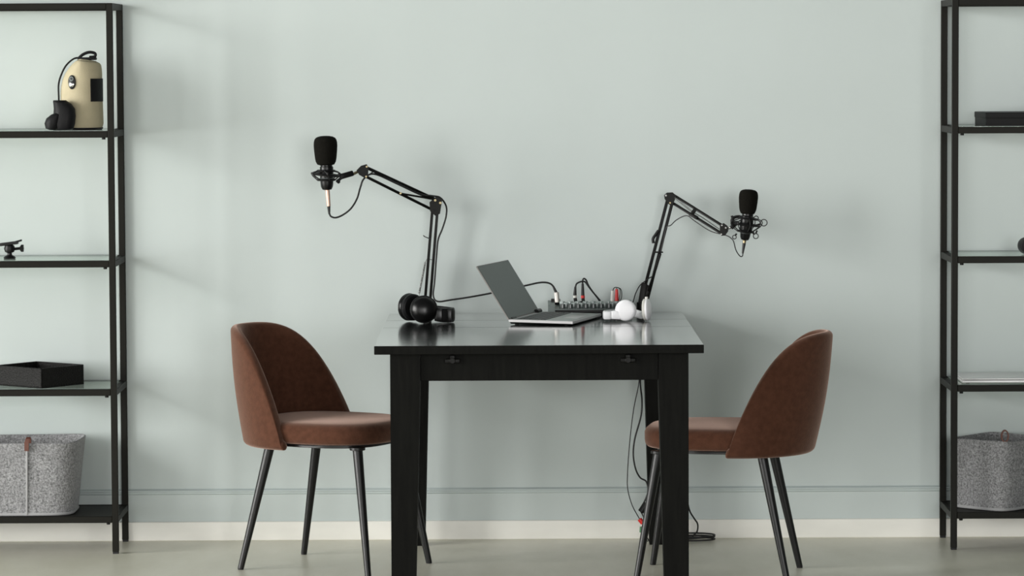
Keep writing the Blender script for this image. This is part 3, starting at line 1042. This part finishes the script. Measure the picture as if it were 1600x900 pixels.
# ------------------------------------------------------------------ headphones
def ear_cup(t, c, n, R, depth, m_shell, m_pad, dome, tall=1.08):
    """closed cup: domed shell, rim, pad; n points outwards"""
    n = V(n).normalized()
    c = V(c)
    d = depth
    sh = MB().lathe([(R * .97, 0), (R, .003), (R * .985, d * .35), (R * .90, d * .55), (R * .72, d * .55 + dome * .55), (R * .42, d * .55 + dome * .9), (R * .08, d * .55 + dome)], 32, c, n).build('ear_cup', m_shell, t)
    MB().lathe([(R * .60, -d * .6), (R * .86, -d * .62), (R * .98, -d * .45), (R * .99, -d * .15), (R * .93, .001)], 32, c, n).build('ear_pad', m_pad, sh)
    return sh


def band(t, pts, w, th, m, name='headband'):
    P = spline(pts, 8)
    rings = []
    for i, p in enumerate(P):
        tg = (P[min(i + 1, len(P) - 1)] - P[max(i - 1, 0)])
        tg.z = 0
        tg.normalize()
        nn = V((-tg.y, tg.x, 0))
        prof = [(th / 2 * math.copysign(abs(math.cos(k)) ** .6, math.cos(k)), w / 2 * math.copysign(abs(math.sin(k)) ** .6, math.sin(k))) for k in [2 * PI * j / 14 for j in range(14)]]
        rings.append([p + nn * a + V((0, 0, b)) for a, b in prof])
    return MB().loft(rings).build(name, m, t)


t = thing('headphones', 'black over-ear headphones lying at the left end of the table', 'headphones', (-.2765, -.44, ZT))
n1 = V((.12, -1, .10)).normalized()
n2 = V((-.62, .78, .0)).normalized()
c1_ = V((.000, -.045, .0445))
c2_ = V((-.042, .045, .0455))
ear_cup(t, c1_, n1, .0425, .030, M['gloss_plastic'], M['dark_canvas'], .016)
ear_cup(t, c2_, n2, .0425, .030, M['gloss_plastic'], M['dark_canvas'], .012)
for c, n in ((c1_, n1), (c2_, n2)):
    MB().torus(c + n * .010, n, .0405, .003, 32, 8).build('cup_ring', M['plastic'], t)
band(t, [c1_ + V((.034, -.004, -.014)), (.055, -.046, .026), (.083, -.030, .0245), (.092, .005, .0245), (.075, .040, .0245), (.03, .062, .028), c2_ + V((.010, .012, -.012))], .044, .011, M['plastic'])
MB().box((.040, -.058, .008), (.060, -.044, .046), .004).build('slider', M['gloss_plastic'], t)
MB().box((.074, -.043, .004), (.088, -.030, .045), .003, 2, Matrix.Rotation(.0, 4, 'Z')).build('slider', M['gloss_plastic'], t)

t = thing('headphones', 'white on-ear headphones lying on the table in front of the mixer', 'headphones', (.358, -.425, ZT))
n1 = V((-.12, -1, .06)).normalized()
n2 = V((.97, -.22, .05)).normalized()
c1_ = V((-.002, -.030, .0365))
c2_ = V((.064, -.005, .0365))
ear_cup(t, c1_, n1, .0335, .018, M['white'], M['cream'], .004)
ear_cup(t, c2_, n2, .0350, .016, M['white'], M['cream'], .006)
band(t, [c1_ + V((-.018, -.006, -.016)), (-.045, -.034, .022), (-.066, -.018, .020), (-.064, .035, .020), (-.02, .075, .020), (.03, .060, .020), c2_ + V((-.016, .018, -.018)), c2_ + V((-.004, .004, -.012))], .025, .009, M['white'])
MB().box((-.072, -.040, .008), (-.048, -.026, .034), .004).build('slider', M['white'], t)
MB().box((-.046, -.040, .010), (-.020, -.028, .036), .004).build('slider', M['white'], t)
MB().cyl(c2_ + V((0, .0, .030)), c2_ + V((0, 0, .0405)), .005, 10).build('hinge_stud', M['cream'], t)


# ------------------------------------------------------------------ laptop
def laptop():
    A = V((-.0105, -.555, ZT))
    rz = math.asin(-.275)          # local +x from hinge to front edge, +y along the hinge
    t = thing('laptop', 'open silver laptop with dark grey screen in the middle of the table', 'laptop', A, rz)
    Lw, Dp = .355, .205
    MB().loft([[(0.0, 0, .009), (Dp, 0, .006), (Dp, Lw, .006), (0, Lw, .009)], [(0.0, 0, .0165), (Dp, 0, .0135), (Dp, Lw, .0135), (0, Lw, .0165)]]).build('base', M['silver'], t, False)
    MB().loft([[(.006, .006, .003), (Dp - .004, .004, .002), (Dp - .004, Lw - .004, .002), (.006, Lw - .006, .003)], [(.002, .002, .0088), (Dp - .001, .001, .0058), (Dp - .001, Lw - .001, .0058), (.002, Lw - .002, .0088)]]).build('bottom_cover', M['plastic'], t, False)
    MB().loft([[(.012, .008, .0164), (Dp - .006, .008, .01365), (Dp - .006, Lw - .008, .01365), (.012, Lw - .008, .0164)], [(.012, .008, .0170), (Dp - .006, .008, .0142), (Dp - .006, Lw - .008, .0142), (.012, Lw - .008, .0170)]]).build('keyboard_deck', M['deck'], t, False)
    k = MB()
    for i in range(5):
        for j in range(14):
            x = .022 + i * .0185
            y = .022 + j * .0223
            z = .0165 - x * .0146 + .0002
            k.box((x, y, z), (x + .0155, y + .019, z + .0018), .0006, 1)
    o = k.build('keyboard', M['keys'], t, False)
    MB().box((.125, Lw / 2 - .05, .0142), (.19, Lw / 2 + .05, .0151)).build('touchpad', M['silver'], t, False)
    # lid, leaning well back
    u = V((-.535, 0, .845)).normalized()
    n = V((.845, 0, .535)).normalized()
    h = .195
    o0 = V((.001, 0, .0165))

    def slab(a, b, y0, y1, s0, s1):
        return MB().loft([[o0 + u * q + n * s0 + V((0, y, 0)) for q, y in ((a, y0), (b, y0), (b, y1), (a, y1))],
                          [o0 + u * q + n * s1 + V((0, y, 0)) for q, y in ((a, y0), (b, y0), (b, y1), (a, y1))]])
    lid = slab(.0, h, 0, Lw, -.0035, 0).build('lid', M['lid'], t, False)
    slab(.003, h - .002, .0025, Lw - .0025, -.0005, .0008).build('screen', M['screen'], lid, False)
    MB().cyl((-.002, .03, .0155), (-.002, .08, .0155), .006, 12).cyl((.003, Lw - .05, .0190), (.003, Lw - .004, .0190), .0085, 14).build('hinge', M['plastic'], t)
    for x in (.02, .18):
        for y in (.02, Lw - .02):
            MB().cyl((x, y, 0), (x, y, .0035), .006, 12).build('foot', M['rubber'], t)


laptop()


# ------------------------------------------------------------------ mixer
def mixer():
    x0, x1, y0, y1 = .116, .385, -.172, -.046
    t = thing('audio_mixer', 'grey audio mixer with a row of knobs at the back of the table', 'mixer', ((x0 + x1) / 2, (y0 + y1) / 2, ZT))
    hx, hy = (x1 - x0) / 2, (y1 - y0) / 2
    MB().box((-hx + .010, -hy + .002, .003), (hx - .010, hy, .021), .003).build('body', M['plastic'], t)
    for sx in (-1, 1):
        MB().loft([[(sx * hx, -hy, .006), (sx * hx, hy, .006), (sx * hx, hy, .041), (sx * hx, -hy + .03, .035), (sx * hx, -hy, .031)],
                   [(sx * (hx - .022), -hy, .006), (sx * (hx - .022), hy, .006), (sx * (hx - .022), hy, .041), (sx * (hx - .022), -hy + .03, .035), (sx * (hx - .022), -hy, .031)]]).build('side_cheek', M['mixer_grey'], t, False)
    MB().loft([[(x, -hy, .018), (x, hy, .024), (x, hy, .034), (x, -hy, .0215)] for x in (-hx + .022, hx - .022)]).build('panel', M['mixer_grey'], t, False)
    for r in range(3):
        for i in range(9):
            x = -hx + .046 + (.0 if r != 1 else .0122) + i * .0248
            if x > hx - .03:
                continue
            y = -hy + .012 + r * .026
            z = .0220 + r * .0026
            k = MB().lathe([(.0092, 0), (.0092, .010), (.0082, .0145), (.0, .015)], 16, (x, y, z)).build('knob', M['knob_dark'] if r == 0 else M['knob_grey'], t)
            MB().box((x - .001, y - .0098, z + .003), (x + .001, y - .0078, z + .014)).build('knob_mark', M['white'], k, False)
    MB().box((-hx + .010, .018, .030), (-hx + .040, .055, .048), .003).build('cable_socket', M['plastic'], t)
    for x in (-.060, -.028, .060, .085):
        MB().cyl((x, .030, .028), (x, .030, .040), .006, 12).build('jack_socket', M['chrome'] if x > 0 else M['plastic'], t)
    for sx in (-1, 1):
        for sy in (-1, 1):
            MB().cyl((sx * (hx - .02), sy * (hy - .015), 0), (sx * (hx - .02), sy * (hy - .015), .004), .008, 12).build('foot', M['rubber'], t)
    MB().box((-hx - .014, -hy + .006, .003), (-hx + .02, -hy + .05, .008), .001, 1).build('base_lip', M['plastic'], t)


mixer()

yJ = -.08


def jack_lead(label, ring_mat, p_bot, p_ring0, p_ring1, p_top, pts):
    t = thing('jack_cable', label, 'cable', at(*p_bot, yJ))
    l = world_parts(t)
    MB().cyl(l(at(*p_bot, yJ)), l(at(*p_ring0, yJ)), .0055, 12).build('plug_tip', M['plastic'], t)
    MB().cyl(l(at(*p_ring0, yJ)), l(at(*p_ring1, yJ)), .0065, 14).build('plug_ring', ring_mat, t)
    MB().tube([l(at(*p_ring1, yJ)), l(at(*p_top, yJ))], [.0058, .0036], 12).build('plug_boot', M['cable'], t)
    MB().tube([l(p) for p in pts], .0027, 8, 8).build('cord', M['cable'], t)


jack_lead('black cable with white-ringed plug standing in the mixer', M['cream'], (899.5, 471), (898.6, 465.5), (898.2, 461.5), (899, 448),
          [at(898.8, 450, yJ), at(901, 443.5, yJ), at(908, 440, yJ), at(914, 440.5, yJ), at(919, 447, yJ - .004), at(926, 456, yJ - .004), at(933, 464, yJ - .002), at(938, 470, yJ)])
jack_lead('black cable with red-ringed plug standing in the mixer', M['red'], (911.5, 471), (910.8, 466), (910.6, 461.5), (910.3, 443),
          [at(910.3, 445, yJ + .006), at(910.5, 438, yJ + .006), at(912.5, 435.3, yJ + .006), at(916, 438, yJ + .007), at(919.5, 446, yJ + .007), at(927, 457, yJ + .007), at(934, 466, yJ + .007), at(937, 471, yJ + .007)])


def phono(label, m, x, top, bot, pts):
    t = thing('phono_cable', label, 'cable', at(x, bot, yJ))
    l = world_parts(t)
    MB().cyl(l(at(x, bot, yJ)), l(at(x + .2, top, yJ)), .0066, 12, .0046).build('plug', m, t)
    MB().tube([l(p) for p in pts], .0015, 6, 6).build('cord', M['cable'], t)


phono('cable with a white phono plug beside the red one on the mixer', M['cream'], 957, 454, 471, [at(957.5, 455, yJ), at(959, 450.5, yJ + .004), at(963, 449, yJ + .01), at(970, 452, yJ + .012), at(971.5, 462, yJ + .012), at(969, 471, yJ + .012)])
phono('cable with a red phono plug on the mixer', M['red'], 963.5, 451.5, 470.5, [at(962.5, 452.5, yJ - .001), at(964.5, 449.2, yJ - .002), at(968.5, 452, yJ - .002), at(968.8, 460, yJ - .002), at(967, 470, yJ - .002)])

# ------------------------------------------------------------------ cables under the table
t = thing('power_cable', 'thin black cable with a red plug hanging under the table by its rear right leg', 'cable', at(998, 598, -.15))
l = world_parts(t)
MB().tube([l(p) for p in (at(999.5, 575, -.15), at(998, 600, -.15), at(990, 640, -.15), at(984, 690, -.15), at(980.5, 740, -.15), at(981, 765, -.15), at(988, 790, -.155), at(1000, 812, -.16))], .0016, 8, 8).build('cord', M['cable'], t)
MB().cyl(l(at(999, 811, -.16)), l(at(1004.5, 817.5, -.16)), .0075, 14).build('plug', M['red'], t)
MB().cyl(l(at(1002.5, 823, -.16)), l(at(1002, 832, -.16)), .006, 12).build('plug', M['green'], t)
MB().tube([l(p) for p in (at(1004, 817, -.16), at(1006, 822, -.16), at(1002.5, 824, -.16))], .0016, 6, 4).tube([l(p) for p in (at(1002, 831, -.16), at(1005, 838, -.155), at(1012, 846, -.150))], .0016, 6, 4).build('cord', M['cable'], t)

t = thing('adapter_cable', 'thick black looped cable hanging under the table behind the red plug cable', 'cable', at(1000, 598, -.16))
l = world_parts(t)
MB().tube([l(p) for p in (at(1001, 575, -.10), at(1000.5, 600, -.12), at(1003, 625, -.15), at(1001.5, 650, -.155), at(992, 685, -.155), at(989.5, 710, -.155), at(993, 732, -.155), at(1000, 746, -.15), at(1010, 753, -.15), at(1012, 770, -.152), at(1005, 788, -.155), at(1003, 796, -.155))], .0027, 8, 8).build('cord', M['cable'], t)
MB().cyl(l(at(1010, 786, -.155)), l(at(1001, 800, -.158)), .010, 14).build('adapter', M['plastic'], t)
MB().tube([l(p) for p in (at(1001, 799, -.158), at(1006, 810, -.155), at(1008, 830, -.152), at(1014, 846, -.150))], .002, 8, 5).build('cord', M['cable'], t)

t = thing('coiled_cable', 'loose coil of black cable on the floor behind the right table leg', 'cable', (.585, -.075, 0))
P = [V((.545, -.10, .26)), V((.56, -.09, .17)), V((.572, -.08, .105)), V((.588, -.075, .075)), V((.600, -.07, .055)), V((.598, -.07, .030)), V((.585, -.07, .012))]
for i in range(54):
    a = 2 * PI * i / 18 + .5
    P.append(V((.585 + (.07 + .010 * (i // 18)) * math.cos(a) - .010 * (i // 18), -.082 + .034 * math.sin(a), .0045 + .004 * (i / 18) + .010 * max(0, math.sin(a * .5 + 1)))))
MB().tube([p - t.location for p in P], .0027, 8, 4).build('cord', M['cable'], t)
